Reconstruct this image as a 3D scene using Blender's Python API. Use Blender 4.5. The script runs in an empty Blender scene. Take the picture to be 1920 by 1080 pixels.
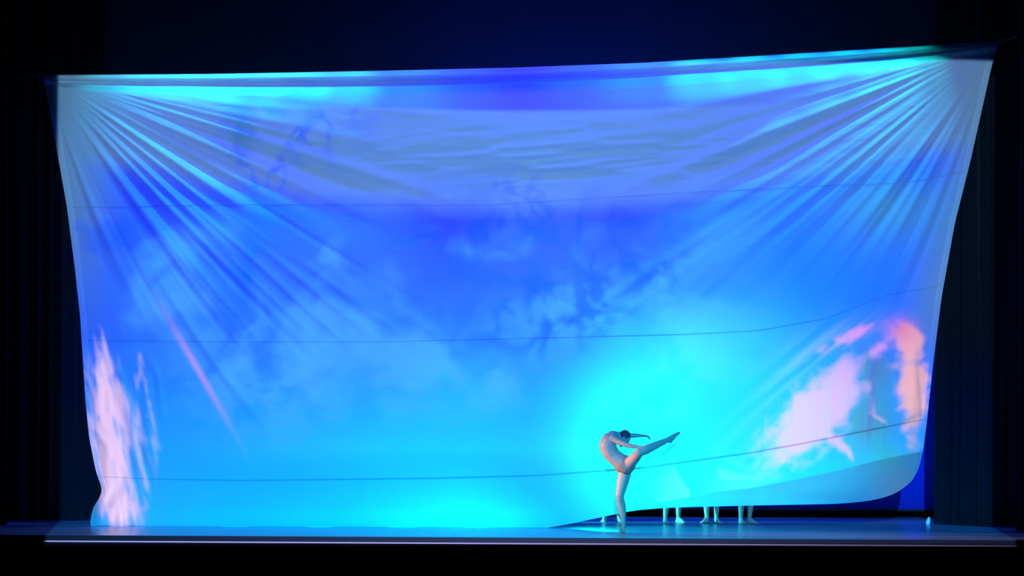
import bpy, bmesh, math, random
import numpy as np
from mathutils import Vector, Matrix, Euler

random.seed(7)
rng = np.random.RandomState(11)
SC = bpy.context.scene
COL = SC.collection

# ------------------------------------------------------------------ camera
F = 2400.0            # focal length in pixels of a 1920 px wide frame
HOR = 888.0           # row of the eye level
EYE = 0.85            # eye height above the stage floor
ROLL = math.radians(0.30)
cam_d = bpy.data.cameras.new('camera')
cam = bpy.data.objects.new('camera', cam_d)
COL.objects.link(cam)
cam_d.sensor_width = 36.0
cam_d.lens = F / 1920 * 36.0
cam_d.shift_y = (HOR - 540.0) / 1920.0
cam.location = (0, 0, EYE)
CAMROT = Matrix.Rotation(math.pi / 2, 3, 'X') @ Matrix.Rotation(ROLL, 3, 'Z')
cam.rotation_euler = CAMROT.to_euler()
SC.camera = cam
CR = np.array(CAMROT)

def P(px, py, Y):
    """the point of the stage at depth Y that stands at this place of the photograph"""
    d = CAMROT @ Vector(((px - 960) / F, -(py - HOR) / F, -1.0))
    k = Y / d.y
    return Vector((d.x * k, Y, EYE + d.z * k))

def Pn(px, py, Y):
    px, py, Y = np.broadcast_arrays(np.asarray(px, float), np.asarray(py, float), np.asarray(Y, float))
    d = np.stack([(px - 960) / F, -(py - HOR) / F, -np.ones_like(px)], -1) @ CR.T
    k = Y / d[..., 1]
    return np.stack([d[..., 0] * k, Y, EYE + d[..., 2] * k], -1)

def on_floor(px, py):
    d = CAMROT @ Vector(((px - 960) / F, -(py - HOR) / F, -1.0))
    k = -EYE / d.z
    return Vector((d.x * k, d.y * k, 0.0))

# ------------------------------------------------------------------ world, exposure
w = bpy.data.worlds.new('World'); SC.world = w
w.use_nodes = True
bg = w.node_tree.nodes['Background']
bg.inputs[0].default_value = (0.05, 0.16, 1.0, 1)
bg.inputs[1].default_value = 0.006
SC.view_settings.view_transform = 'Standard'
SC.view_settings.look = 'None'
SC.view_settings.exposure = 0.0
SC.view_settings.gamma = 1.0
SC.view_settings.use_curve_mapping = False
try:
    SC.cycles.use_denoising = True
    SC.cycles.max_bounces = 5
    SC.cycles.sample_clamp_indirect = 4.0
except Exception:
    pass

# ------------------------------------------------------------------ lights
def spot(name, loc, target, color, energy, size_deg, blend=1.0, radius=0.08):
    l = bpy.data.lights.new(name, 'SPOT')
    l.color = color; l.energy = energy
    l.spot_size = math.radians(size_deg); l.spot_blend = blend
    l.shadow_soft_size = radius
    o = bpy.data.objects.new(name, l); COL.objects.link(o)
    o.location = loc
    v = Vector(target) - Vector(loc)
    o.rotation_euler = v.to_track_quat('-Z', 'Y').to_euler()
    return o

# -- the video projector at the back of the auditorium: its picture (a sky with clouds) is made of nodes
class S:
    """a scalar socket with arithmetic"""
    def __init__(self, nt, sock): self.nt, self.s = nt, sock
    def _op(self, op, other=None, third=None):
        n = self.nt.nodes.new('ShaderNodeMath'); n.operation = op
        for i, v in enumerate((self, other, third)):
            if v is None: continue
            if isinstance(v, S): self.nt.links.new(v.s, n.inputs[i])
            else: n.inputs[i].default_value = v
        return S(self.nt, n.outputs[0])
    def __add__(a, b): return a._op('ADD', b)
    __radd__ = __add__
    def __sub__(a, b): return a._op('SUBTRACT', b)
    def __rsub__(a, b): return (a * -1.0) + b
    def __mul__(a, b): return a._op('MULTIPLY', b)
    __rmul__ = __mul__
    def __truediv__(a, b): return a._op('DIVIDE', b)
    def exp(a): return a._op('EXPONENT')
    def abs(a): return a._op('ABSOLUTE')
    def max(a, b): return a._op('MAXIMUM', b)
    def min(a, b): return a._op('MINIMUM', b)
    def pow(a, b): return a._op('POWER', b)
    def step(a, e0, e1):
        n = a.nt.nodes.new('ShaderNodeMapRange'); n.interpolation_type = 'SMOOTHSTEP'
        a.nt.links.new(a.s, n.inputs['Value'])
        lo, hi, t0, t1 = (e0, e1, 0.0, 1.0) if e0 < e1 else (e1, e0, 1.0, 0.0)
        n.inputs['From Min'].default_value = lo; n.inputs['From Max'].default_value = hi
        n.inputs['To Min'].default_value = t0; n.inputs['To Max'].default_value = t1
        return S(a.nt, n.outputs[0])

def vec(nt, x, y, z=0.0):
    n = nt.nodes.new('ShaderNodeCombineXYZ')
    for i, v in enumerate((x, y, z)):
        if isinstance(v, S): nt.links.new(v.s, n.inputs[i])
        else: n.inputs[i].default_value = v
    return n.outputs[0]

def noise(nt, x, y, z=0.0, scale=1.0, detail=3.0, rough=0.5, dist=0.0):
    n = nt.nodes.new('ShaderNodeTexNoise')
    nt.links.new(vec(nt, x, y, z), n.inputs['Vector'])
    n.inputs['Scale'].default_value = scale; n.inputs['Detail'].default_value = detail
    n.inputs['Roughness'].default_value = rough; n.inputs['Distortion'].default_value = dist
    return S(nt, n.outputs[0])

def blob(U, V, cx, cy, sx, sy, ang=0.0):
    a = math.radians(ang); c, s = math.cos(a), math.sin(a)
    dx, dy = U - cx, V - cy
    p = (dx * c + dy * s) * (1 / sx); q = (dy * c - dx * s) * (1 / sy)
    return ((p * p + q * q) * -1.0).exp()

def mixc(base, col, m):
    return [b + (c - b) * m if isinstance(b, S) else (m * (c - b) + b) for b, c in zip(base, col)]

PROJ = Vector((0.4, -4.0, 4.2))
YREF = 20.0
def make_projector():
    o = spot('projector', PROJ, PROJ + Vector((0, 1, 0)), (1, 1, 1), 1.0, 70, 0.0, 0.03)
    o.rotation_euler = (math.pi / 2, 0, 0)
    l = o.data; l.use_nodes = True
    nt = l.node_tree; nt.nodes.clear()
    out = nt.nodes.new('ShaderNodeOutputLight'); em = nt.nodes.new('ShaderNodeEmission')
    nt.links.new(em.outputs[0], out.inputs[0])
    tc = nt.nodes.new('ShaderNodeTexCoord'); sep = nt.nodes.new('ShaderNodeSeparateXYZ')
    nt.links.new(tc.outputs['Normal'], sep.inputs[0])
    X, Yl, Z = (S(nt, sep.outputs[i]) for i in range(3))
    L = YREF - PROJ.y
    sx = X / Z.abs(); sy = Yl / Z.abs()
    wx = sx * L + PROJ.x; wz = sy * L + PROJ.z              # where this ray meets the plane of the cloth
    U = wx * (F / YREF / 100) + 9.60                         # in hundreds of pixels of the picture
    V = (wz - EYE) * (-F / YREF / 100) + 8.88
    V = V + (U - 9.6) * 0.0052
    # large washes of the sky
    n_big = noise(nt, U, V, 3.1, 0.55, 3, 0.55, 0.3)
    n_mid = noise(nt, U, V, 7.7, 1.3, 4, 0.6, 0.6)
    n_wsp = noise(nt, U * 1.0, V * 0.8, 1.3, 0.95, 4, 0.6, 0.5)
    n_brk = noise(nt, U, V, 5.9, 1.6, 2, 0.5, 0.0)
    Vn = V + (n_mid - 0.5) * 1.0
    c = [0.10, 0.20, 0.44]
    def lay(col, m):
        nonlocal c
        c = mixc(c, col, m)
    lay([0.108, 0.27, 0.54], blob(U, V, 9.8, 2.9, 4.2, 1.2))
    lay([0.055, 0.075, 0.50], (V - 2.18 + ((U - 9.8) * (U - 9.8)) * 0.008).step(0.03, -0.08) * blob(U, V, 9.8, 1.9, 4.6, 3.0))  # violet of the top-lit lip, put into the picture's colour
    lay([0.0, 0.0, 0.8], blob(U, V, 9.6, 1.56, 2.4, 0.16, -2))  # deep blue of the lit shelf, put into the picture too
    curve = V - 3.75 + ((U - 9.4) * (U - 9.4)) * 0.016 + (n_mid - 0.5) * 0.35
    lay([0.020, 0.050, 0.95], curve.step(-0.12, 0.5))
    lay([0.02, 0.12, 1.0], (Vn + (U - 9.0).abs() * 0.12).step(5.2, 6.6))
    lay([0.008, 0.26, 1.05], Vn.step(6.2, 8.0))
    lay([0.0, 0.42, 1.1], V.step(7.8, 9.6))
    lay([0.01, 0.20, 1.0], blob(U, V, 15.2, 5.3, 2.0, 1.6))
    # pale edges where the picture thins out
    lay([0.09, 0.22, 0.38], U.step(2.6, 1.2) * V.step(7.2, 3.4))
    lay([0.10, 0.24, 0.38], (U + V * 0.25).step(18.0, 19.2) * V.step(7.5, 5.5))
    lay([0.05, 0.27, 0.40], blob(U, V, 16.6, 3.9, 1.3, 0.8) * 0.8)
    # soft lighter clouds
    cl = n_big.step(0.50, 0.68) * V.step(3.9, 4.8) * V.step(8.4, 7.0) * U.step(15.0, 12.5)
    lay([0.07, 0.32, 1.0], cl * 0.65)
    lay([0.06, 0.33, 1.0], blob(U, V, 5.0, 7.1, 1.6, 1.0) * n_mid.step(0.35, 0.62) * 0.9)
    lay([0.05, 0.33, 1.0], blob(U, V, 10.6, 5.9, 1.4, 0.6, -22) * n_mid.step(0.38, 0.6) * 0.9)
    lay([0.05, 0.33, 1.0], blob(U, V, 13.0, 4.9, 2.6, 0.35, -34) * 0.6)
    # dark wisps of smoke
    ridge = ((n_wsp - 0.5).abs()).step(0.040, 0.0) * n_brk.step(0.42, 0.58)
    patch = (blob(U, V, 9.6, 4.7, 2.0, 1.1) + blob(U, V, 4.7, 4.4, 0.7, 1.9, 8) + blob(U, V, 11.6, 5.3, 1.4, 0.8, -30)
             + blob(U, V, 10.2, 6.2, 1.2, 0.5) * 0.8 + blob(U, V, 5.5, 2.3, 1.4, 0.6) * 0.7 + blob(U, V, 2.0, 4.5, 0.7, 0.5) * 0.8).min(1.0)
    lay([0.0, 0.05, 0.9], patch * ridge * 0.9)
    lay([0.0, 0.055, 0.95], patch * n_mid.step(0.50, 0.40) * 0.55)
    Uw = U + (n_mid - 0.5) * 0.9; Vw = V + (n_brk - 0.5) * 0.8
    smoke = (blob(Uw, Vw, 9.1, 4.45, 0.10, 0.42, 8) + blob(Uw, Vw, 10.9, 4.4, 0.07, 0.5) + blob(Uw, Vw, 9.95, 4.35, 0.5, 0.07, -35) + blob(Uw, Vw, 9.5, 5.3, 0.55, 0.14)
             + blob(Uw, Vw, 10.2, 6.4, 0.09, 0.40) + blob(Uw, Vw, 12.0, 5.25, 0.6, 0.12, -38) + blob(Uw, Vw, 9.95, 5.55, 0.12, 0.3)
             + blob(Uw, Vw, 4.65, 5.0, 0.16, 0.75, 14) + blob(Uw, Vw, 4.5, 2.7, 0.15, 0.5, 6) + blob(Uw, Vw, 7.8, 4.5, 0.4, 0.09, -20) + blob(Uw, Vw, 10.6, 6.1, 0.3, 0.09, -30)).min(1.0)
    lay([0.0, 0.045, 0.85], smoke * V.step(3.4, 4.0) * 0.75)
    lay([0.03, 0.12, 0.36], smoke * V.step(4.0, 3.4) * 0.6)
    lay([0.01, 0.12, 0.36], V.step(3.6, 2.6) * n_wsp.step(0.46, 0.36) * patch * 0.7)
    # sunset clouds: lower right
    n_r = noise(nt, U * 0.9 + V * 0.7, V * 1.5 - U * 0.5, 4.4, 1.25, 6, 0.62, 0.9)
    n_s = noise(nt, U * 0.45 + V * 0.40, V * 2.4 + U * 2.1, 2.2, 1.2, 5, 0.6, 0.6)
    n_v = noise(nt, U * 4.0, V * 0.9 + U * 0.6, 6.1, 1.0, 4, 0.6, 0.8)
    veil = (blob(U, V, 14.75, 7.6, 1.25, 0.55, -48) + blob(U, V, 15.5, 6.55, 0.9, 0.25, -25) * 0.9 + blob(U, V, 15.0, 8.5, 0.8, 0.25, -20) * 0.6).min(1.0)
    lay([0.30, 0.42, 0.95], veil * n_s.step(0.40, 0.66) * 0.75)
    gulf = (blob(U, V, 16.30, 7.15, 0.38, 0.55, 5) * 1.1 + blob(U, V, 16.15, 8.15, 0.55, 0.50, -20) * 1.1).min(1.0)
    lay([0.07, 0.12, 0.30], gulf * 0.95)
    body = (blob(U, V, 15.38, 7.80, 1.35, 0.58, -44) * 1.35 + blob(U, V, 17.05, 7.55, 0.28, 0.85, 3) * 1.3
            + blob(U, V, 16.92, 6.45, 0.22, 0.30, -50) * 1.0 + blob(U, V, 15.9, 6.42, 0.6, 0.13, -28) * 0.75
            + blob(U, V, 16.35, 6.72, 0.30, 0.10, -38) * 0.75 + blob(U, V, 16.27, 7.75, 0.10, 0.50, -12) * 0.65 + blob(U, V, 16.42, 8.05, 0.20, 0.05, 25) * 0.9
            + blob(U, V, 15.65, 8.55, 0.30, 0.12, 35) * 0.9 + blob(U, V, 15.85, 8.75, 0.13, 0.035, 62) * 1.0)
    m = (body - gulf * 0.55 + ((n_r - 0.5) * 1.9 + (n_s - 0.5) * 1.3 + (n_v - 0.5) * 0.9) * body.step(0.02, 0.5)).step(0.18, 0.95)
    warm = U.step(16.5, 17.0)
    pk = mixc([0.74, 0.27, 0.66], [1.0, 0.44, 0.34], warm)
    c = [b + (p - b) * (m * 0.95) for b, p in zip(c, pk)]
    lay([0.10, 0.16, 0.30], blob(U, V, 17.16, 7.5, 0.03, 0.7, -4) * 0.6 + blob(U, V, 17.0, 8.0, 0.30, 0.04, -30) * 0.6)
    lay([0.80, 0.16, 0.26], blob(U, V, 16.85, 6.3, 0.28, 0.25) * 0.6)
    lay([0.02, 0.34, 0.40], blob(U, V, 16.6, 8.75, 0.5, 0.28, 25) * 0.8)
    lay([0.20, 0.42, 0.50], blob(U, V, 16.9, 9.2, 0.6, 0.35) * 0.6)
    # sunset clouds: lower left, drawn out upwards
    n_l = noise(nt, U * 7.5 - V * 1.6, V * 1.1, 8.8, 1.0, 5, 0.62, 0.6)
    lb = (blob(U, V, 1.95, 7.7, 0.33, 1.3, -3) * 1.15 + blob(U, V, 2.25, 8.9, 0.40, 1.0, -8) * 1.0
          + blob(U, V, 2.2, 9.55, 0.45, 0.35) * 1.1 + blob(U, V, 2.6, 7.6, 0.5, 1.5, -14) * 0.5)
    lw = lb.step(0.02, 0.5)
    m = (lb * 0.9 + (n_l - 0.5) * 3.4 * lw).step(0.38, 1.0)
    pk = mixc([0.55, 0.48, 1.0], [1.0, 0.66, 0.82], (lb + (n_l - 0.5) * 3.0 * lw).step(0.85, 1.4))
    c = [b + (p - b) * (m * 0.9) for b, p in zip(c, pk)]
    st = blob(U, V, 3.68, 6.95, 1.0, 0.05, 60)
    lay([0.50, 0.28, 0.85], st * 0.9)
    lay([0.13, 0.22, 0.50], V.step(10.05, 10.35) * 0.8)  # pale band put into the picture to light the front floor
    lay([0.22, 0.20, 0.42], V.step(10.67, 10.71))  # paler line added to the picture to light the front strip
    # the picture's own edges; the lower one cut just below the lit strip
    win = U.step(1.03, 1.07) * V.step(1.10, 1.15) * U.step(18.75, 18.68) * V.step(10.77, 10.73)
    n = nt.nodes.new('ShaderNodeCombineColor')
    for i in range(3):
        nt.links.new(((c[i] * win).max(0.0)).s, n.inputs[i])
    nt.links.new(n.outputs[0], em.inputs[0])
    em.inputs[1].default_value = 1.0
    l.energy = PROJ_W
    return o
PROJ_W = 45000.0
make_projector()

# -- overhead batten in front of the cloth: two cyan groups and a blue wash
TOPW = 1.0
for px, e, cone in ((190, .35, 40), (270, .5, 40), (350, .65, 38), (430, .8, 34), (530, .8, 32), (630, .5, 32), (720, .15, 50), (830, .06, 50),
                    (1130, .06, 50), (1240, .15, 50), (1330, .5, 32), (1430, .6, 33), (1530, .55, 33), (1620, .6, 33), (1700, 0.6, 32), (1760, 0.4, 32)):
    a = P(px, 60, 19.0); t = P(px, 160, 20.0)
    spot('batten_cyan', (a.x, 19.1, 9.2), (a.x, 20.0, t.z - 0.1), (0.0, 1.0, 0.86), 560 * e * TOPW, cone, 1.0)
for px in (380, 760, 1000, 1240, 1560):
    a = P(px, 60, 19.0)
    spot('batten_blue', (a.x, 17.6, 9.6), (a.x, 20.1, 4.9), (0.012, 0.014, 1.0), 850 * TOPW, 75, 1.0)
for X in (-4.6, -2.4, 0.4, 2.8):
    spot('azure_fill', (X, 16.4, 9.7), (X, 20.1, 2.4), (0.06, 0.42, 1.0), 700, 31, 1.0)  # unseen wash added to bring out the folds lower down
# -- cyan ground row and boom behind the cloth
for X, e in ((-4.6, 14), (-3.2, 28), (-1.8, 62), (-0.6, 105)):
    spot('ground_row', (X, 21.3, 0.30), (X + 0.2, 20.3, 0.5), (0.0, 1.0, 0.85), e, 150, 1.0, 0.25)
spot('boom_low', (1.3, 22.3, 1.3), (2.3, 20.0, 1.35), (0.0, 1.0, 0.9), 1250, 82, 1.0, 0.6)
spot('boom_side', (-3.0, 22.0, 0.5), (3.2, 22.7, 0.25), (0.03, 0.95, 1.0), 9000, 16, 1.0)
spot('back_fill', (-4.5, 22.9, 1.2), (3.0, 26.2, 0.1), (0.0, 0.75, 1.0), 900, 34, 1.0)  # unseen fill added to lift the dark wall and floor behind
# -- backdrop blue
for X in (-5, 0, 5):
    spot('backdrop_blue', (X, 23.4, 8.5), (X, 25.2, 1.0), (0.01, 0.01, 1.0), 1200, 100, 1.0)
spot('border_blue', (1.0, 21.3, 4.6), (1.0, 22.9, 9.0), (0.0, 0.06, 1.0), 1300, 120, 1.0)
# -- warm fill added from the side, clear of the cloth, and a front-of-house lamp on the dancer
spot('side_fill', (-7.4, 18.9, 2.4), P(1165, 895, 18.3), (1.0, 0.58, 0.40), 6000, 9.0, 0.9)
spot('front_lamp', (-7.6, 14.8, 3.2), P(1165, 895, 18.3), (1.0, 0.55, 0.34), 1500, 7.6, 1.0)

# ------------------------------------------------------------------ helpers
def mat(name, color, rough=0.6, spec=0.3, bump=0.0, bscale=60.0, var=0.0, sheen=0.0):
    m = bpy.data.materials.new(name); m.use_nodes = True
    nt = m.node_tree; b = nt.nodes['Principled BSDF']
    b.inputs['Base Color'].default_value = (*color, 1)
    b.inputs['Roughness'].default_value = rough
    b.inputs['Specular IOR Level'].default_value = spec
    if sheen: b.inputs['Sheen Weight'].default_value = sheen
    tc = nt.nodes.new('ShaderNodeTexCoord'); nz = nt.nodes.new('ShaderNodeTexNoise')
    nt.links.new(tc.outputs['Object'], nz.inputs['Vector'])
    nz.inputs['Scale'].default_value = bscale; nz.inputs['Detail'].default_value = 4
    if var:
        r = nt.nodes.new('ShaderNodeMapRange'); nt.links.new(nz.outputs[0], r.inputs[0])
        r.inputs[3].default_value = 1 - var; r.inputs[4].default_value = 1 + var
        mx = nt.nodes.new('ShaderNodeMix'); mx.data_type = 'RGBA'; mx.blend_type = 'MULTIPLY'
        mx.inputs[0].default_value = 1.0; mx.inputs[6].default_value = (*color, 1)
        nt.links.new(r.outputs[0], mx.inputs[7]); nt.links.new(mx.outputs[2], b.inputs['Base Color'])
    if bump:
        bp = nt.nodes.new('ShaderNodeBump'); bp.inputs['Strength'].default_value = bump
        bp.inputs['Distance'].default_value = 0.01
        nt.links.new(nz.outputs[0], bp.inputs['Height']); nt.links.new(bp.outputs[0], b.inputs['Normal'])
    return m

def tag(o, label=None, cat=None, group=None, kind=None):
    for k, v in (('label', label), ('category', cat), ('group', group), ('kind', kind)):
        if v: o[k] = v
    return o

def empty(name, loc=(0, 0, 0)):
    o = bpy.data.objects.new(name, None); COL.objects.link(o); o.location = loc
    o.empty_display_size = 0.1
    return o

def link_mesh(name, me, m, parent=None, smooth=True):
    o = bpy.data.objects.new(name, me); COL.objects.link(o)
    if m: me.materials.append(m)
    if smooth:
        me.polygons.foreach_set('use_smooth', [True] * len(me.polygons))
    if parent:
        o.parent = parent
        o.matrix_parent_inverse = Matrix.Translation(-parent.location)
    return o

def grid_mesh(name, pts):
    """pts: (rows, cols, 3)"""
    r, c, _ = pts.shape
    idx = np.arange(r * c).reshape(r, c)
    q = np.stack([idx[:-1, :-1], idx[1:, :-1], idx[1:, 1:], idx[:-1, 1:]], -1).reshape(-1, 4)
    me = bpy.data.meshes.new(name)
    me.vertices.add(r * c); me.vertices.foreach_set('co', pts.reshape(-1).astype(np.float32))
    me.loops.add(q.size); me.loops.foreach_set('vertex_index', q.reshape(-1).astype(np.int32))
    me.polygons.add(len(q)); me.polygons.foreach_set('loop_start', np.arange(0, q.size, 4, dtype=np.int32))
    me.update(calc_edges=True); me.validate()
    return me

def box(name, lo, hi, m, parent=None, kind=None, bevel=0.0):
    bm = bmesh.new()
    r = bmesh.ops.create_cube(bm, size=1.0)
    for v in bm.verts:
        v.co = Vector([lo[i] + (v.co[i] + 0.5) * (hi[i] - lo[i]) for i in range(3)])
    if bevel:
        bmesh.ops.bevel(bm, geom=bm.edges[:], offset=bevel, segments=2, affect='EDGES')
    me = bpy.data.meshes.new(name); bm.to_mesh(me); bm.free()
    o = link_mesh(name, me, m, parent, smooth=False)
    if kind: o['kind'] = kind
    return o

def tube(name, pts, radii, m, parent=None, seg=10):
    """round bar through pts"""
    pts = [Vector(p) for p in pts]
    if not hasattr(radii, '__len__'): radii = [radii] * len(pts)
    bm = bmesh.new(); rings = []
    up = Vector((0.13, 0.31, 0.94)).normalized()
    for i, p in enumerate(pts):
        t = (pts[min(i + 1, len(pts) - 1)] - pts[max(i - 1, 0)]).normalized()
        a = t.cross(up)
        if a.length < 1e-3: a = t.cross(Vector((1, 0, 0)))
        a.normalize(); b = t.cross(a)
        rings.append([bm.verts.new(p + (a * math.cos(2 * math.pi * k / seg) + b * math.sin(2 * math.pi * k / seg)) * radii[i]) for k in range(seg)])
    for r0, r1 in zip(rings, rings[1:]):
        for k in range(seg):
            bm.faces.new((r0[k], r0[(k + 1) % seg], r1[(k + 1) % seg], r1[k]))
    bm.faces.new(rings[0][::-1]); bm.faces.new(rings[-1])
    bmesh.ops.recalc_face_normals(bm, faces=bm.faces[:])
    me = bpy.data.meshes.new(name); bm.to_mesh(me); bm.free()
    return link_mesh(name, me, m, parent)

# ------------------------------------------------------------------ materials
M_floor = mat('stage_vinyl', (0.28, 0.33, 0.44), 0.25, 0.6, 0.05, 30, 0.25)
M_edge = mat('stage_edge_black', (0.006, 0.006, 0.016), 0.5, 0.3, 0.1, 40)
M_fascia = mat('stage_front_black', (0.004, 0.005, 0.012), 0.8, 0.15, 0.2, 30, 0.3)
M_strip = mat('pale_metal_strip', (0.75, 0.72, 0.76), 0.35, 0.6, 0.02, 30)
M_velour = mat('black_velour', (0.006, 0.007, 0.011), 0.95, 0.03, 0.2, 200, 0.2, 0.05)
M_border = mat('black_serge', (0.030, 0.032, 0.060), 0.95, 0.05, 0.1, 200, 0.2)
M_cyc = mat('backdrop_cotton', (0.035, 0.035, 0.40), 0.9, 0.05, 0.1, 100)
M_black = mat('masking_black', (0.045, 0.045, 0.05), 0.9, 0.1)
M_rope = mat('rope', (0.14, 0.13, 0.12), 0.8, 0.2, 0.4, 150)
M_cord = mat('white_cord', (0.85, 0.85, 0.85), 0.7, 0.2, 0.4, 150)
M_steel = mat('steel_ring', (0.5, 0.5, 0.5), 0.35, 0.6)
M_skin = mat('skin', (0.48, 0.29, 0.18), 0.5, 0.35, 0.05, 80, 0.08)
M_skin2 = mat('skin_pale', (0.62, 0.45, 0.38), 0.5, 0.35, 0.05, 80, 0.08)
M_trunks = mat('trunks_cloth', (0.40, 0.22, 0.14), 0.8, 0.2, 0.2, 200)
M_dark = mat('dark_cloth', (0.03, 0.03, 0.04), 0.9, 0.1, 0.2, 200)
M_hair = mat('dark_hair', (0.050, 0.036, 0.024), 0.5, 0.4, 0.5, 120)
M_eye = mat('eye', (0.25, 0.2, 0.2), 0.3, 0.5)

def cloth_material():
    m = bpy.data.materials.new('thin_white_silk'); m.use_nodes = True
    nt = m.node_tree; nt.nodes.clear()
    out = nt.nodes.new('ShaderNodeOutputMaterial')
    df = nt.nodes.new('ShaderNodeBsdfDiffuse'); tr = nt.nodes.new('ShaderNodeBsdfTranslucent')
    df.inputs[0].default_value = (0.86, 0.86, 0.88, 1); tr.inputs[0].default_value = (0.86, 0.86, 0.88, 1)
    mx = nt.nodes.new('ShaderNodeMixShader'); mx.inputs[0].default_value = 0.42
    nt.links.new(df.outputs[0], mx.inputs[1]); nt.links.new(tr.outputs[0], mx.inputs[2])
    tc = nt.nodes.new('ShaderNodeTexCoord')
    mp = nt.nodes.new('ShaderNodeMapping'); mp.inputs['Scale'].default_value = (0.55, 1, 1.6)
    nt.links.new(tc.outputs['Object'], mp.inputs[0])
    nz = nt.nodes.new('ShaderNodeTexNoise'); nz.inputs['Scale'].default_value = 5.0
    nz.inputs['Detail'].default_value = 5; nz.inputs['Roughness'].default_value = 0.55
    nz.inputs['Distortion'].default_value = 0.7
    nt.links.new(mp.outputs[0], nz.inputs['Vector'])
    bp = nt.nodes.new('ShaderNodeBump'); bp.inputs['Strength'].default_value = 0.16; bp.inputs['Distance'].default_value = 0.05
    nt.links.new(nz.outputs[0], bp.inputs['Height'])
    nt.links.new(bp.outputs[0], df.inputs['Normal']); nt.links.new(bp.outputs[0], tr.inputs['Normal'])
    nt.links.new(mx.outputs[0], out.inputs[0])
    return m
M_cloth = cloth_material()
M_seam = bpy.data.materials.new('seam_tape'); M_seam.use_nodes = True
def seam_material():
    nt = M_seam.node_tree; nt.nodes.clear()
    out = nt.nodes.new('ShaderNodeOutputMaterial')
    df = nt.nodes.new('ShaderNodeBsdfDiffuse'); tr = nt.nodes.new('ShaderNodeBsdfTranslucent')
    df.inputs[0].default_value = (0.62, 0.64, 0.66, 1); tr.inputs[0].default_value = (0.50, 0.52, 0.52, 1)
    mx = nt.nodes.new('ShaderNodeMixShader'); mx.inputs[0].default_value = 0.4
    nt.links.new(df.outputs[0], mx.inputs[1]); nt.links.new(tr.outputs[0], mx.inputs[2])
    nt.links.new(mx.outputs[0], out.inputs[0])
seam_material()

# ------------------------------------------------------------------ the stage
box('floor', (-15, 17.05, -0.06), (15, 28, 0.0), M_floor, kind='structure')
box('trim_1', (-15, 17.0, -0.066), (15, 17.10, -0.001), M_edge, kind='structure', bevel=0.008)
box('trim_2', (-15, 16.985, -0.088), (15, 17.06, -0.070), M_strip, kind='structure')
box('wall_front', (-15, 17.02, -1.4), (15, 17.2, -0.067), M_fascia, kind='structure')
box('wall_back', (-15, 26.6, 0), (15, 26.9, 12), M_black, kind='structure')
box('wall_left', (-14.6, 17.5, 0), (-14.3, 26.6, 12), M_black, kind='structure')
box('wall_right', (14.3, 17.5, 0), (14.6, 26.6, 12), M_black, kind='structure')
box('ceiling', (-14.6, 17.5, 12), (14.6, 26.9, 12.2), M_black, kind='structure')

# ------------------------------------------------------------------ hanging cloths of the stage
def pleated(name, x0y0, x1y1, z0, z1, n_folds, amp, m, seed, cols=None, rows=26, parent=None, flare=0.0, thick=0.012):
    r = np.random.RandomState(seed)
    cols = cols or n_folds * 14
    a, b = np.array(x0y0, float), np.array(x1y1, float)
    t = np.linspace(0, 1, cols)
    ph = t + 0.25 / n_folds * np.sin(2 * np.pi * (t * n_folds * 0.37 + r.rand()))
    wave = np.sin(2 * np.pi * n_folds * ph) + 0.35 * np.sin(2 * np.pi * n_folds * 1.93 * ph + r.rand() * 6)
    nrm = np.array([-(b - a)[1], (b - a)[0]]); nrm /= np.linalg.norm(nrm)
    z = np.linspace(z1, z0, rows)
    pts = np.zeros((rows, cols, 3))
    for i, zz in enumerate(z):
        f = i / (rows - 1)
        k = amp * (0.55 + 0.45 * f + flare * f * f)
        sway = 0.03 * math.sin(3 * f + seed)
        xy = a[None] + (b - a)[None] * t[:, None] + nrm[None] * (wave * k + sway)[:, None]
        pts[i, :, :2] = xy; pts[i, :, 2] = zz
    me = grid_mesh(name, pts)
    o = link_mesh(name, me, m, parent)
    s = o.modifiers.new('thickness', 'SOLIDIFY'); s.thickness = thick
    return o

def curtain(label, c0, c1, z1, n, amp, seed, group=None):
    root = empty('leg_curtain', ((c0[0] + c1[0]) / 2, (c0[1] + c1[1]) / 2, 0))
    tag(root, label, 'curtain')
    pleated('drape', c0, c1, 0.02, z1, n, amp, M_velour, seed, parent=root, flare=0.3)
    d = Vector((c1[0] - c0[0], c1[1] - c0[1], 0)).normalized()
    tube('pipe', [(c0[0] - d.x * .2, c0[1] - d.y * .2, z1 + 0.03), (c1[0] + d.x * .2, c1[1] + d.y * .2, z1 + 0.03)], 0.025, M_black, root)
    return root

def xy(px, Y):
    p = P(px, 888, Y); return (p.x, p.y)
curtain('black pleated leg curtain hanging at the left behind the edge of the blue cloth', xy(-60, 20.9), xy(196, 22.3), 10.0, 8, 0.07, 3)
curtain('black pleated leg curtain at the far left edge, nearest the stage front', xy(-190, 18.6), xy(14, 19.9), 10.0, 6, 0.07, 8)
curtain('black pleated leg curtain hanging right of the blue cloth beside the small white cord', xy(1745, 22.5), xy(1925, 20.6), 10.0, 7, 0.075, 5)
curtain('black pleated leg curtain at the far right edge, nearest the stage front', xy(1902, 19.3), xy(2120, 18.4), 10.0, 6, 0.07, 12)

bc = empty('border_curtain', (0, 23.0, 5.2))
tag(bc, 'dark navy border curtain hanging above and behind the top of the cloth', 'curtain')
pleated('drape', (-10.5, 23.0), (10.5, 23.0), 5.2, 11.0, 16, 0.012, M_border, 21, parent=bc, rows=12)
tube('pipe', [(-10.8, 23.0, 11.03), (10.8, 23.0, 11.03)], 0.025, M_black, bc)

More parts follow.
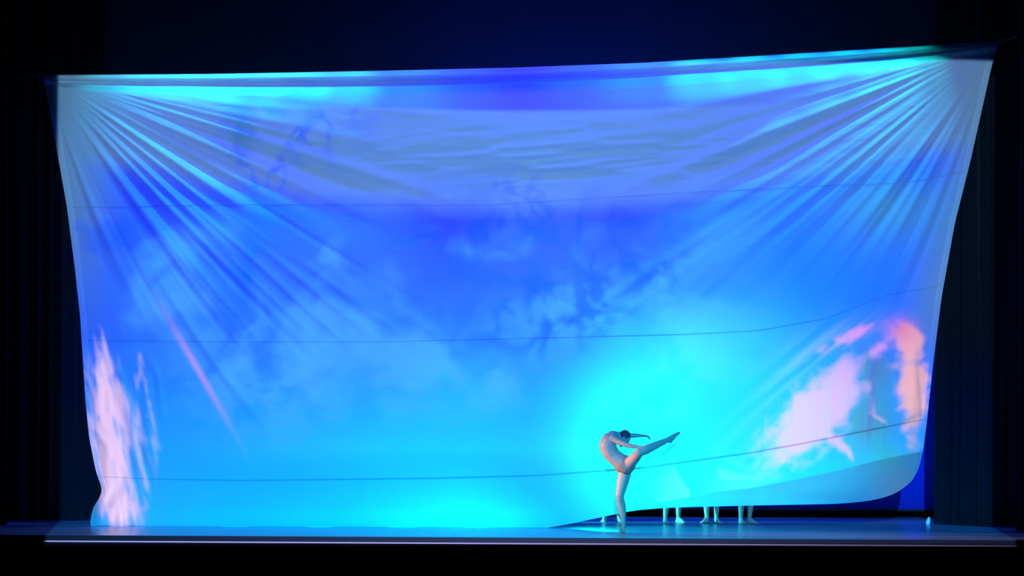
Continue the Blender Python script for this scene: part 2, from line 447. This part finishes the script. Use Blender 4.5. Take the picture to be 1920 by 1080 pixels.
bd = empty('backdrop', (0, 25.4, 0.2))
tag(bd, 'blue lit backdrop seen below and right of the hanging cloth', 'backdrop')
pleated('sheet', (-11, 25.4), (11, 25.4), 0.16, 9.5, 10, 0.006, M_cyc, 31, parent=bd, rows=10, cols=120)
tube('bottom_pipe', [(-11, 25.4, 0.165), (11, 25.4, 0.165)], 0.02, M_black, bd)

# ------------------------------------------------------------------ the great cloth
def poly(pts, u):
    pts = np.array(pts, float)
    s = np.concatenate([[0], np.cumsum(np.hypot(*np.diff(pts, axis=0).T))]); s /= s[-1]
    # smooth resampling: dense linear then blurred, ends kept
    d = np.linspace(0, 1, 801)
    x = np.interp(d, s, pts[:, 0]); y = np.interp(d, s, pts[:, 1])
    k = np.hanning(33); k /= k.sum()
    def blur(a):
        e = np.concatenate([2 * a[0] - a[16:0:-1], a, 2 * a[-1] - a[-2:-18:-1]])
        return np.convolve(e, k, 'valid')
    x, y = blur(x), blur(y)
    return np.interp(u, d, x), np.interp(u, d, y)

G_top = [(80, 141), (400, 138.5), (700, 133), (960, 127), (1200, 118), (1500, 100), (1700, 88), (1872, 77)]
G_s1 = [(125, 388), (300, 386), (500, 383), (900, 385), (1300, 360), (1600, 346), (1700, 342), (1813, 320)]
G_s2 = [(154, 638), (400, 640), (700, 641), (1000, 634), (1287, 627), (1422, 620), (1550, 597), (1655, 554), (1766, 534)]
G_s3 = [(183, 893), (280, 898), (450, 901), (800, 897), (1000, 892), (1200, 878), (1400, 850), (1500, 832), (1600, 812), (1735, 785)]
G_bot = [(172, 980), (200, 987), (260, 987), (450, 988), (700, 989), (1020, 990), (1060, 984), (1150, 965), (1190, 957), (1250, 952), (1400, 948), (1560, 945), (1605, 942), (1642, 937), (1674, 928), (1697, 914), (1710, 901)]
VG = np.array([0.0, 0.29, 0.585, 0.885, 1.0])
EL = [(80, 141), (95, 215), (108, 290), (125, 385), (140, 500), (150, 590), (160, 750), (167, 820), (180, 885), (193, 920), (183, 940), (167, 962), (172, 980)]
ER = [(1872, 77), (1858, 130), (1820, 300), (1790, 420), (1765, 560), (1750, 680), (1738, 790), (1732, 838), (1727, 864), (1720, 885), (1710, 901)]

def pchip(vg, vals, v):
    """monotone-ish cubic through guide values (vals: len(vg) x n)"""
    h = np.diff(vg)[:, None]; d = np.diff(vals, axis=0) / h
    mm = np.zeros_like(vals); mm[0] = d[0]; mm[-1] = d[-1]
    mm[1:-1] = np.where(d[1:] * d[:-1] > 0, 2 * d[1:] * d[:-1] / (d[1:] + d[:-1] + 1e-12), 0)
    k = np.clip(np.searchsorted(vg, v, side='right') - 1, 0, len(vg) - 2)
    t = ((v - vg[k]) / (vg[k + 1] - vg[k]))[:, None]; hh = (vg[k + 1] - vg[k])[:, None]
    return ((2 * t**3 - 3 * t**2 + 1) * vals[k] + (t**3 - 2 * t**2 + t) * hh * mm[k]
            + (-2 * t**3 + 3 * t**2) * vals[k + 1] + (t**3 - t**2) * hh * mm[k + 1])

NU = 620
uu = np.linspace(0, 1, NU)
guides = [poly(g, uu) for g in (G_top, G_s1, G_s2, G_s3, G_bot)]
GX = np.array([g[0] for g in guides]); GY = np.array([g[1] for g in guides])

def edge_dx(E, col, v):
    """difference between the drawn side edge and the interpolated one, at rows v"""
    y = pchip(VG, GY[:, [col]], v)[:, 0]; x = pchip(VG, GX[:, [col]], v)[:, 0]
    E = np.array(E, float)
    ps = np.concatenate([[0], np.cumsum(np.hypot(*np.diff(E, axis=0).T))]); ps /= ps[-1]
    dd = np.linspace(0, 1, 601)
    k = np.hanning(35); k /= k.sum()
    cols2 = []
    for j in (0, 1):
        e = np.interp(dd, ps, E[:, j]); e = np.concatenate([2 * e[0] - e[17:0:-1], e, 2 * e[-1] - e[-2:-19:-1]])
        cols2.append(np.convolve(e, k, 'valid'))
    E = np.stack(cols2, 1)
    s = np.concatenate([[0], np.cumsum(np.hypot(*np.diff(E, axis=0).T))])
    return np.interp(y, E[:, 1], E[:, 0]) - x

def smooth(e0, e1, x):
    t = np.clip((x - e0) / (e1 - e0), 0, 1); return t * t * (3 - 2 * t)

def vnoise(x, y, seed):
    """value noise, arrays"""
    r = np.random.RandomState(seed); T = r.rand(256, 256)
    xi, yi = np.floor(x).astype(int), np.floor(y).astype(int)
    fx, fy = x - xi, y - yi
    fx = fx * fx * (3 - 2 * fx); fy = fy * fy * (3 - 2 * fy)
    g = lambda a, b: T[a & 255, b & 255]
    return ((g(xi, yi) * (1 - fx) + g(xi + 1, yi) * fx) * (1 - fy) + (g(xi, yi + 1) * (1 - fx) + g(xi + 1, yi + 1) * fx) * fy) * 2 - 1

def fan(px, py, cx, cy, sgn, ridges, seed, nrand, th0, th1, bow=0.0):
    """folds that radiate from a hanging corner. ridges: (angle, half width deg, height, r0, r1)"""
    dx = (px - cx) * sgn; dy = py - cy
    r = np.hypot(dx, dy); th = np.degrees(np.arctan2(dy, np.maximum(dx, 1e-3)))
    th = th + bow * (r / 1000.0) ** 2 * smooth(35, 80, th)
    out = np.zeros_like(px)
    rr = np.random.RandomState(seed)
    R = list(ridges)
    for i in range(nrand):
        a = th0 + (th1 - th0) * (i + rr.rand()) / nrand
        wdt = rr.uniform(0.5, 1.3)
        r1 = rr.uniform(300, 800)
        R.append((a, wdt, rr.uniform(0.25, 0.8) * rr.choice([1, 1, -1]), rr.uniform(0, 120), r1))
    for a, wd, h, r0, r1 in R:
        z = (th - a) / wd
        prof = np.exp(-z * z)
        width_m = np.minimum(r, 650) * math.radians(wd) / 120.0
        env = smooth(r0, r0 + 60 + 0.2 * r1, r) * (1 - smooth(r1 * 0.72, r1 * 1.12, r))
        if r0 > 320: h = h * 1.6
        out += h * width_m * prof * env
    return out

RID_L = [(5.5, 1.3, 0.9, 60, 900), (12, 1.6, 0.5, 60, 700), (17.0, 1.0, 0.9, 60, 900), (20.5, 1.2, -1.0, 80, 760), (23.5, 1.2, 0.8, 60, 700),
         (27.0, 1.1, -0.5, 60, 620), (31.0, 1.7, -1.2, 60, 480), (34.0, 1.3, 1.5, 40, 460), (36.5, 0.7, -0.7, 80, 440), (38.6, 1.0, 1.4, 40, 430),
         (41.3, 0.8, -0.8, 80, 440), (43.6, 0.8, 0.9, 60, 420), (47.5, 1.3, 1.2, 40, 440), (51, 1.2, -0.8, 60, 500), (55, 1.4, 0.8, 60, 470),
         (36.2, 0.7, 1.0, 540, 830), (38.8, 0.8, 1.0, 470, 800), (42.3, 0.7, 1.0, 500, 770), (45.2, 0.6, 0.8, 430, 700), (33.6, 0.7, 0.8, 700, 900),
         (48.6, 0.7, -0.8, 330, 700), (53.0, 0.8, 0.8, 360, 640), (57.5, 0.8, -0.7, 330, 640), (62.5, 1.0, 0.9, 380, 760), (66.5, 0.8, -0.8, 260, 600), (70.5, 1.2, 0.6, 120, 560)]
RID_R = [(6, 1.2, 0.8, 60, 800), (12, 1.4, 0.6, 60, 700), (17.5, 1.0, -0.6, 60, 720), (21.5, 0.9, 0.9, 60, 760), (24, 1.0, -1.1, 60, 720), (26.3, 0.7, 0.9, 120, 720),
         (28.6, 0.9, -1.0, 100, 640), (31, 0.8, 0.9, 60, 620), (34, 0.8, -0.7, 60, 600), (36.5, 0.7, 0.8, 60, 640), (39.6, 0.8, 1.4, 60, 640), (41.8, 0.7, -0.9, 60, 620),
         (44.5, 0.9, 0.7, 120, 760), (47, 0.7, -0.7, 200, 800), (50, 0.8, 0.7, 200, 760), (54, 1.4, 0.9, 40, 520), (58, 1.2, -0.9, 40, 520), (63, 1.1, 0.9, 40, 480), (67, 0.9, -0.8, 60, 560),
         (36, 0.6, 0.7, 560, 980), (33.4, 0.7, 0.8, 520, 900), (40.5, 0.6, 0.7, 560, 900), (43, 0.6, 0.7, 560, 950), (56, 0.6, 0.7, 430, 620), (60.5, 0.5, 0.7, 420, 620)]

def billow(px, py):
    """how far the cloth stands towards the audience (m) at this place"""
    u = (px - 80) / 1790.0
    top = np.interp(px, [g[0] for g in G_top], [g[1] for g in G_top])
    t = py - top                                             # pixels below the top edge
    span = np.clip(np.sin(np.pi * np.clip(u, 0, 1)), 0, 1)
    lip = 14 + 72 * span ** 0.8                              # the lip sags most in the middle
    q = t / lip
    sp5 = span ** 0.5
    kk = 0.35 + 0.65 * sp5
    tv = 24 * kk
    # hem roll, the fall under it, then the shelf of the lip
    d = 0.06 * kk * smooth(0, 10 * kk, t) - 0.14 * kk * smooth(10 * kk, tv, t)
    d += 0.42 * sp5 * smooth(tv - 1, tv + 26 * kk, t) + 0.16 * sp5 * smooth(0.5, 1.0, q)
    # under the lip it falls back, then fills like a sail
    d -= 0.42 * span * smooth(1.0, 2.9, q) * np.clip(span, 0, 1)
    s = np.clip((py - 330) / 650.0, 0, 1)
    d += 0.55 * span ** 0.6 * smooth(0, 1.0, s * 1.5)
    # full belly at the lower right, rolled under along its foot
    e = np.exp(-((px - 1520) / 300.0) ** 2)
    d += 0.75 * e * smooth(420, 820, py)
    foot = np.interp(px, [900, 1020, 1185, 1250, 1350, 1420, 1560, 1650, 1760], [1010, 992, 957, 940, 922, 914, 885, 862, 840])
    under = np.clip((py - foot) / 60.0, 0, 1.6)
    d -= 0.85 * under ** 0.9 * smooth(1010, 1250, px)
    # the left part stands on the floor
    d -= 0.62 * span ** 0.6 * smooth(840, 992, py) * smooth(1250, 1000, px)
    return d

def cloth_depth(px, py):
    d = billow(px, py)
    d = d + 0.60 * fan(px, py, 84, 138, 1, RID_L, 5, 16, 8, 76, bow=14.0)
    d = d + 0.60 * fan(px, py, 1872, 78, -1, RID_R, 9, 16, 8, 76, bow=10.0)
    # crumples of the middle band, small flutter elsewhere
    band = np.exp(-((py - 290) / 75.0) ** 2) * np.exp(-((px - 1080) / 420.0) ** 2)
    d = d + 0.020 * band * vnoise(px / 85 + vnoise(px / 60, py / 40, 3), py / 9 + px / 130, 4)
    d = d + 0.030 * band * vnoise(px / 140, py / 22, 6)
    d = d + 0.05 * vnoise(px / 170, py / 130, 7) * smooth(400, 600, py) * smooth(980, 850, py)
    # drawn-up crumples at the lower left corner
    ll = np.exp(-((px - 225) / 75.0) ** 2) * smooth(560, 860, py)
    d = d + 0.075 * ll * vnoise(px / 17 - py / 95 + vnoise(px / 40, py / 60, 8), py / 120, 9)
    ll2 = np.exp(-((px - 205) / 45.0) ** 2) * smooth(880, 945, py)
    d = d + 0.22 * ll2 * (0.6 + np.sin(px / 9.0 + py / 22.0) * 0.4)
    # hanging ripples at the right side and the foot of the belly
    rr = np.exp(-((px - 1640) / 75.0) ** 2) * smooth(520, 760, py) * smooth(960, 860, py)
    d = d + 0.05 * rr * vnoise(px / 14 + py / 200, py / 160, 10)
    rb = np.exp(-((px - 1480) / 220.0) ** 2) * smooth(890, 940, py)
    d = d + 0.03 * rb * vnoise(px / 70 - py / 30, py / 18, 12)
    return d

Y0 = 20.15
def cloth_points(v, cols=slice(None), out=0.0):
    X = pchip(VG, GX, v); Yp = pchip(VG, GY, v)
    X = X + np.outer(edge_dx(EL, 0, v), (1 - uu) ** 3) + np.outer(edge_dx(ER, -1, v), uu ** 3)
    X, Yp = X[:, cols], Yp[:, cols]
    p = Pn(X, Yp, Y0 - cloth_depth(X, Yp) - out)
    wf = np.outer(smooth(0.955, 1.0, v), np.ones(X.shape[1])) * smooth(1040, 1015, X)
    p[..., 2] = p[..., 2] * (1 - wf)
    p[..., 2] = np.maximum(p[..., 2], 0.0015)
    return p

cl = empty('silk_cloth', P(960, 990, 20.3))
cl.location.z = 0
tag(cl, 'huge thin blue lit cloth stretched by its top corners across the stage', 'cloth')
rows = [(0.0, 0.29, 200), (0.29, 0.585, 150), (0.585, 0.885, 140), (0.885, 1.0, 80)]
for k, (v0, v1, n) in enumerate(rows):
    v = np.linspace(v0, v1, n)
    if k == 0: v = np.concatenate([np.linspace(0, 0.12, 140), np.linspace(0.12, 0.29, 110)[1:]])
    link_mesh('cloth_panel', grid_mesh('cloth_panel', cloth_points(v)), M_cloth, cl)
for vs, wd in ((0.29, 0.0012), (0.585, 0.0013), (0.885, 0.0018)):
    link_mesh('seam', grid_mesh('seam', cloth_points(np.linspace(vs - wd, vs + wd, 4), out=0.006)), M_seam, cl)
# side hems
for nm, colsl in (('left', slice(0, 5)), ('right', slice(NU - 5, NU))):
    link_mesh('side_hem', grid_mesh('side_hem', cloth_points(np.linspace(0.02, 0.985, 260), colsl, out=0.008)), M_cloth, cl)
# corner ties
for (px, py, sx) in ((80, 141, -1), (1872, 77, 1)):
    a = P(px, py, Y0)
    b = P(px + sx * 5, py, Y0)
    bm = bmesh.new()
    for i in range(20):
        for j in range(8):
            al, be = 2 * math.pi * i / 20, 2 * math.pi * j / 8
            R = 0.035 + 0.009 * math.cos(be)
            bm.verts.new((b.x + R * math.cos(al), b.y + 0.009 * math.sin(be), b.z + R * math.sin(al)))
    bm.verts.ensure_lookup_table()
    for i in range(20):
        for j in range(8):
            bm.faces.new([bm.verts[k] for k in (i * 8 + j, ((i + 1) % 20) * 8 + j, ((i + 1) % 20) * 8 + (j + 1) % 8, i * 8 + (j + 1) % 8)])
    me = bpy.data.meshes.new('corner_ring'); bm.to_mesh(me); bm.free()
    link_mesh('corner_ring', me, M_steel, cl)
rl = tube('hoisting_rope', [P(70, 141, Y0), P(64, 141.5, Y0 + .02), P(20, 130, Y0 + .1), P(-200, 60, Y0 + .2)], [0.02, 0.016, 0.014, 0.014], M_rope)
tag(rl, 'rope tied to the upper left corner of the hanging cloth', 'rope')
rl = tube('hoisting_rope', [P(1882, 77, Y0), P(1886, 74, Y0 - .05), P(1930, 62, Y0 - .3), P(2080, 20, Y0 - .4)], [0.02, 0.016, 0.014, 0.014], M_rope)
tag(rl, 'rope tied to the upper right corner of the hanging cloth', 'rope')

# ------------------------------------------------------------------ people
class Shapes:
    """closed shapes collected as plain arrays"""
    def __init__(self): self.v, self.f, self.n = [], [], 0
    def add(self, verts, faces):
        self.v.append(verts); self.f.extend([tuple(i + self.n for i in f) for f in faces]); self.n += len(verts)
    def mesh(self, name):
        me = bpy.data.meshes.new(name)
        me.from_pydata(np.concatenate(self.v).tolist(), [], self.f); me.update()
        return me

def _ball(seg, rings):
    v = [(0, 0, 1)]; f = []
    for i in range(1, rings):
        t = math.pi * i / rings
        v += [(math.sin(t) * math.cos(2 * math.pi * j / seg), math.sin(t) * math.sin(2 * math.pi * j / seg), math.cos(t)) for j in range(seg)]
    v.append((0, 0, -1))
    for j in range(seg):
        f.append((0, 1 + j, 1 + (j + 1) % seg))
        for i in range(rings - 2):
            p = 1 + i * seg
            f.append((p + j, p + seg + j, p + seg + (j + 1) % seg, p + (j + 1) % seg))
        p = 1 + (rings - 2) * seg
        f.append((p + j, len(v) - 1, p + (j + 1) % seg))
    return np.array(v), f
BALL = _ball(14, 9)
_c = [(math.cos(2 * math.pi * j / 16), math.sin(2 * math.pi * j / 16)) for j in range(16)]
BAR_F = [tuple(range(15, -1, -1)), tuple(range(16, 32))] + [(j, (j + 1) % 16, 16 + (j + 1) % 16, 16 + j) for j in range(16)]

def sphere(bm, c, rx, ry=None, rz=None, rot=None, seg=14):
    ry = ry or rx; rz = rz or rx
    v = BALL[0] * np.array((rx, ry, rz))
    if rot: v = v @ np.array(rot).T
    bm.add(v + np.array(c), BALL[1])

def limb(bm, pts, rad):
    """tapering round limb through joints"""
    pts = [Vector(p) for p in pts]
    for i, p in enumerate(pts):
        sphere(bm, p, rad[i])
    for a, b, ra, rb in zip(pts, pts[1:], rad, rad[1:]):
        d = b - a
        if d.length < 1e-5: continue
        q = np.array(d.to_track_quat('Z', 'Y').to_matrix())
        v = np.array([(x * ra, y * ra, 0) for x, y in _c] + [(x * rb, y * rb, d.length) for x, y in _c])
        bm.add(v @ q.T + np.array(a), BAR_F)

def grown(name, bm, voxel, smooth_n=6, m=None, parent=None):
    """union of the shapes as one continuous smooth surface"""
    me = bm.mesh('raw')
    o = bpy.data.objects.new('raw', me); COL.objects.link(o)
    r = o.modifiers.new('r', 'REMESH'); r.mode = 'VOXEL'; r.voxel_size = voxel
    s = o.modifiers.new('s', 'SMOOTH'); s.factor = 0.5; s.iterations = smooth_n
    dg = bpy.context.evaluated_depsgraph_get(); dg.update()
    new = bpy.data.meshes.new_from_object(o.evaluated_get(dg))
    new.name = name
    bpy.data.objects.remove(o); bpy.data.meshes.remove(me)
    return link_mesh(name, new, m, parent)

def hand(bm, wrist, direction, palm_n, thumb_side, curl=0.3, scale=1.0):
    """palm, four fingers of different lengths, thumb from the side of the palm"""
    d = Vector(direction).normalized(); n = Vector(palm_n); n = (n - d * n.dot(d)).normalized(); s = d.cross(n)
    w0 = Vector(wrist); k = scale
    rot = Matrix((s, d, n)).transposed()
    sphere(bm, w0 + d * 0.05 * k, 0.040 * k, 0.052 * k, 0.016 * k, rot)
    for j, ln in enumerate((0.066, 0.076, 0.071, 0.055)):
        off = s * ((j - 1.5) * 0.021 * k * thumb_side * -1)
        p0 = w0 + d * 0.06 * k + off; p1 = w0 + d * 0.098 * k + off
        a1 = curl; a2 = curl * 2.2
        p2 = p1 + (d * math.cos(a1) - n * math.sin(a1)) * ln * 0.55 * k
        p3 = p2 + (d * math.cos(a2) - n * math.sin(a2)) * ln * 0.45 * k
        limb(bm, [p0, p1, p2, p3], [0.0095 * k, 0.0092 * k, 0.0085 * k, 0.0072 * k])
    t0 = w0 + d * 0.025 * k + s * 0.028 * k * thumb_side
    t1 = t0 + (d * 0.6 + s * 0.75 * thumb_side) .normalized() * 0.040 * k
    t2 = t1 + (d * 0.95 + s * 0.2 * thumb_side - n * 0.2).normalized() * 0.032 * k
    limb(bm, [t0, t1, t2], [0.013 * k, 0.0105 * k, 0.0085 * k])

def head(bm, c, face, up, r=0.098):
    """skull, jaw, nose, ears; face = direction looked at, up = crown direction"""
    f = Vector(face).normalized(); u = Vector(up); u = (u - f * u.dot(f)).normalized(); s = f.cross(u)
    rot = Matrix((s, f, u)).transposed(); c = Vector(c)
    sphere(bm, c + u * 0.02 - f * 0.008, 0.072, 0.092, 0.090, rot)
    sphere(bm, c - u * 0.045 + f * 0.022, 0.052, 0.060, 0.066, rot)
    sphere(bm, c - u * 0.098 + f * 0.055, 0.024, 0.022, 0.018, rot)
    limb(bm, [c + u * 0.012 + f * 0.082, c - u * 0.028 + f * 0.102], [0.010, 0.0145])
    sphere(bm, c - u * 0.064 + f * 0.078, 0.022, 0.012, 0.008, rot)
    for k in (-1, 1):
        sphere(bm, c + s * 0.073 * k - u * 0.012 - f * 0.008, 0.011, 0.020, 0.032, rot)
        sphere(bm, c + s * 0.030 * k + u * 0.020 + f * 0.076, 0.018, 0.010, 0.007, rot)
    return c, f, u, s, rot

def hair(c, f, u, s, rot, parent, m=M_hair, bun=True):
    bm = Shapes()
    sphere(bm, c + u * 0.034 - f * 0.024, 0.080, 0.090, 0.088, rot)
    if bun: sphere(bm, c + u * 0.045 - f * 0.118, 0.036, 0.032, 0.036, rot)
    return grown('hair', bm, 0.010, 3, m, parent)

def eyes(c, f, u, s, rot, parent):
    for k in (-1, 1):
        bm = Shapes()
        sphere(bm, c + s * 0.030 * k + u * 0.004 + f * 0.078, 0.013, 0.010, 0.009, rot, 12)
        me = bm.mesh('eye')
        link_mesh('eye', me, M_eye, parent)

def foot(bm, ankle, heel, ball, toe, wide=0.04):
    a, h, b, t = map(Vector, (ankle, heel, ball, toe))
    limb(bm, [a, h], [0.036, 0.030])
    limb(bm, [a, b], [0.036, 0.028])
    limb(bm, [h, b], [0.029, 0.027])
    fw = (b - h).normalized(); sd = fw.cross((a - h).normalized()).normalized()
    for j in range(5):
        o = sd * (j - 2) * 0.0165
        ln = 1.0 - abs(j - 1) * 0.10
        limb(bm, [h + (b - h) * 0.55 + o * 0.5, b + o, b + o * 1.05 + (t - b) * ln], [0.024, 0.016, 0.0095])

# -- the dancer in front of the cloth
def make_dancer():
    base = on_floor(1167, 999.5); D = base.y
    root = empty('dancer', base)
    tag(root, 'person in skin toned trunks balancing on one leg, back arched, other leg raised', 'person')
    q = lambda px, py, dy=0.0: P(px, py, D) + Vector((0, dy, 0))
    bm = Shapes()
    # supporting leg
    limb(bm, [q(1174, 873, .07), q(1171, 893, .06), q(1167, 908, .04), q(1162, 928, .0), q(1163, 936, .01)], [.100, .090, .080, .060, .054])
    limb(bm, [q(1163, 934, .01), q(1166, 948, .05), q(1168, 962, .05), q(1169, 980, .03)], [.052, .060, .050, .034])
    foot(bm, q(1169, 981, .03), q(1170, 988, .075), q(1167, 995.5, -.01), q(1166, 996.8, -.08))
    # trunk, in profile: two chains side by side in depth
    sp = [(1174, 872, .120, .075), (1163, 865, .112, .075), (1151, 856, .108, .065), (1143, 846, .112, .065), (1139, 835, .115, .070), (1142, 825, .105, .080), (1149, 818, .078, .085)]
    for sg in (-1, 1):
        limb(bm, [q(x, y, sg * l) for x, y, r, l in sp], [r for x, y, r, l in sp])
    limb(bm, [q(x, y, 0) for x, y, r, l in sp], [r * 1.02 for x, y, r, l in sp])
    sphere(bm, q(1166, 872, .05), .105); sphere(bm, q(1166, 872, -.05), .10)       # buttocks
    limb(bm, [q(1148, 817, 0), q(1158, 816, 0), q(1165, 819, 0)], [.075, .054, .052])  # neck
    hc = q(1170, 822.5, 0)
    hd = head(bm, hc, (0.62, 0, -0.78), (0.78, 0, 0.62))
    # arm stretched forward
    limb(bm, [q(1149, 820, .15), q(1162, 815, .17), q(1180, 816.5, .15), q(1194, 816, .12), q(1203, 816.5, .11)], [.056, .046, .038, .031, .024])
    hand(bm, q(1202, 816.5, .11), (1, 0, -0.05), (0, 0.2, 1), 1, 0.55)
    # near arm folded under the chest, reaching to the raised shin
    limb(bm, [q(1148, 822, -.17), q(1157, 829, -.24), q(1168, 834, -.33), q(1180, 838, -.40), q(1191, 839.5, -.44)], [.056, .045, .037, .030, .024])
    hand(bm, q(1190, 839.5, -.44), (1, -0.12, 0.02), (0, 0.15, 1), -1, 0.35)
    # raised leg
    limb(bm, [q(1177, 872, -.09), q(1181, 866, -.18), q(1188, 857, -.33), q(1194, 849, -.47)], [.092, .086, .074, .058])
    limb(bm, [q(1193, 850, -.47), q(1206, 844, -.46), q(1219, 838, -.45), q(1246, 826, -.42)], [.056, .064, .056, .034])
    foot(bm, q(1247, 825.5, -.42), q(1250, 828.5, -.41), q(1260, 817, -.41), q(1268.5, 812.5, -.41))
    body = grown('body', bm, 0.0065, 9, M_skin, root)
    hair(*hd, root, bun=False); eyes(*hd, root)
    bm = Shapes()
    for sg in (-1, 1):
        limb(bm, [q(1174, 872, sg * .075), q(1167, 868, sg * .075)], [.128, .124])
    sphere(bm, q(1166, 872, .05), .114); sphere(bm, q(1166, 872, -.05), .109)
    limb(bm, [q(1174, 873, .07), q(1173, 880, .065)], [.108, .104])
    limb(bm, [q(1177, 872, -.09), q(1179, 869, -.14)], [.100, .096])
    grown('trunks', bm, 0.008, 4, M_trunks, root)
    return root
make_dancer()

# -- the people behind the cloth: their feet and shins show under it
def make_stander(label, fa, fb, heading_a, heading_b, h, group):
    A, B = on_floor(*fa), on_floor(*fb)
    mid = (A + B) / 2
    root = empty('dancer', mid)
    tag(root, label, 'person', group)
    k = h / 1.70
    bm = Shapes()
    hipc = mid + Vector((0, 0.02, 0.90 * k))
    for Fp, hd, sg in ((A, heading_a, -1), (B, heading_b, 1)):
        f = Vector((math.sin(hd), -math.cos(hd), 0))
        an = Fp + Vector((0, 0, 0.085)) - f * 0.04
        kn = Fp + (hipc + Vector((sg * .09, 0, 0)) - Fp) * 0.52 + f * 0.03
        limb(bm, [hipc + Vector((sg * .088, 0, 0)), hipc + Vector((sg * .09, 0, -.18)) * 1.0, kn], [.090, .078, .054])
        limb(bm, [kn, kn * 0.68 + an * 0.32 - f * 0.02, kn * 0.35 + an * 0.65 - f * .012, an], [.052, .056, .045, .034])
        foot(bm, an, Fp - f * 0.075 + Vector((0, 0, .030)), Fp + f * 0.085 + Vector((0, 0, .027)), Fp + f * 0.15 + Vector((0, 0, .014)))
    up = Vector((0, 0, 1))
    for sg in (-1, 0, 1):
        limb(bm, [hipc + Vector((sg * .075, 0, 0)), hipc + Vector((sg * .065, 0, .16 * k)), hipc + Vector((sg * .085, 0, .33 * k)), hipc + Vector((sg * .10, .01, .47 * k))],
             [.108, .090, .105, .085])
    sh = hipc + up * 0.50 * k
    limb(bm, [sh - up * .02, sh + up * .09], [.06, .052])
    hd = head(bm, sh + up * 0.21, (0, -1, 0), (0, 0, 1))
    for sg in (-1, 1):
        s0 = sh + Vector((sg * .17, 0, -.03)); el = s0 + Vector((sg * .07, .01, -.28 * k)); wr = el + Vector((sg * .02, -.06, -.24 * k))
        limb(bm, [s0, s0 * .5 + el * .5, el, wr], [.054, .045, .036, .025])
        hand(bm, wr, wr - el, (-sg, 0, 0.0), -1 if sg > 0 else 1, 0.3)
    grown('body', bm, 0.012, 3, M_skin2, root)
    hair(*hd, root); eyes(*hd, root)
    bm = Shapes()
    for sg in (-1, 1):
        limb(bm, [hipc + Vector((sg * .075, 0, .10)), hipc + Vector((sg * .08, 0, -.03)), hipc + Vector((sg * .088, 0, -.14))], [.108, .116, .098])
    grown('trunks', bm, 0.010, 3, M_dark, root)
    return root
GRP = 'dancers standing behind the cloth'
make_stander('person behind the cloth, feet showing on both sides of the dancer\'s supporting shin', (1133, 979), (1160, 979), -0.2, 0.25, 1.70, GRP)
make_stander('person behind the cloth, first bare lit shins right of the front dancer\'s foot', (1248, 982), (1275, 981), 0.05, 0.7, 1.68, GRP)
make_stander('person behind the cloth, bare shins with turned out feet, between the other two shin pairs', (1323, 981.5), (1345, 982), -0.7, 0.3, 1.72, GRP)
make_stander('person behind the cloth, rightmost bare shins, the right foot pointing right', (1391, 983), (1409, 983), 0.3, 0.9, 1.70, GRP)

# ------------------------------------------------------------------ small things
cp = on_floor(1740, 984.5)
cord = tube('cord_end', [cp + Vector(v) for v in ((-.006, 0, 0.002), (0.0, 0, .035), (.010, .01, .075), (.022, .02, .115), (.027, .03, .14))], [.030, .040, .036, .026, .010], M_cord)
tag(cord, 'small white cord end standing on the floor at the foot of the right curtain', 'cord')
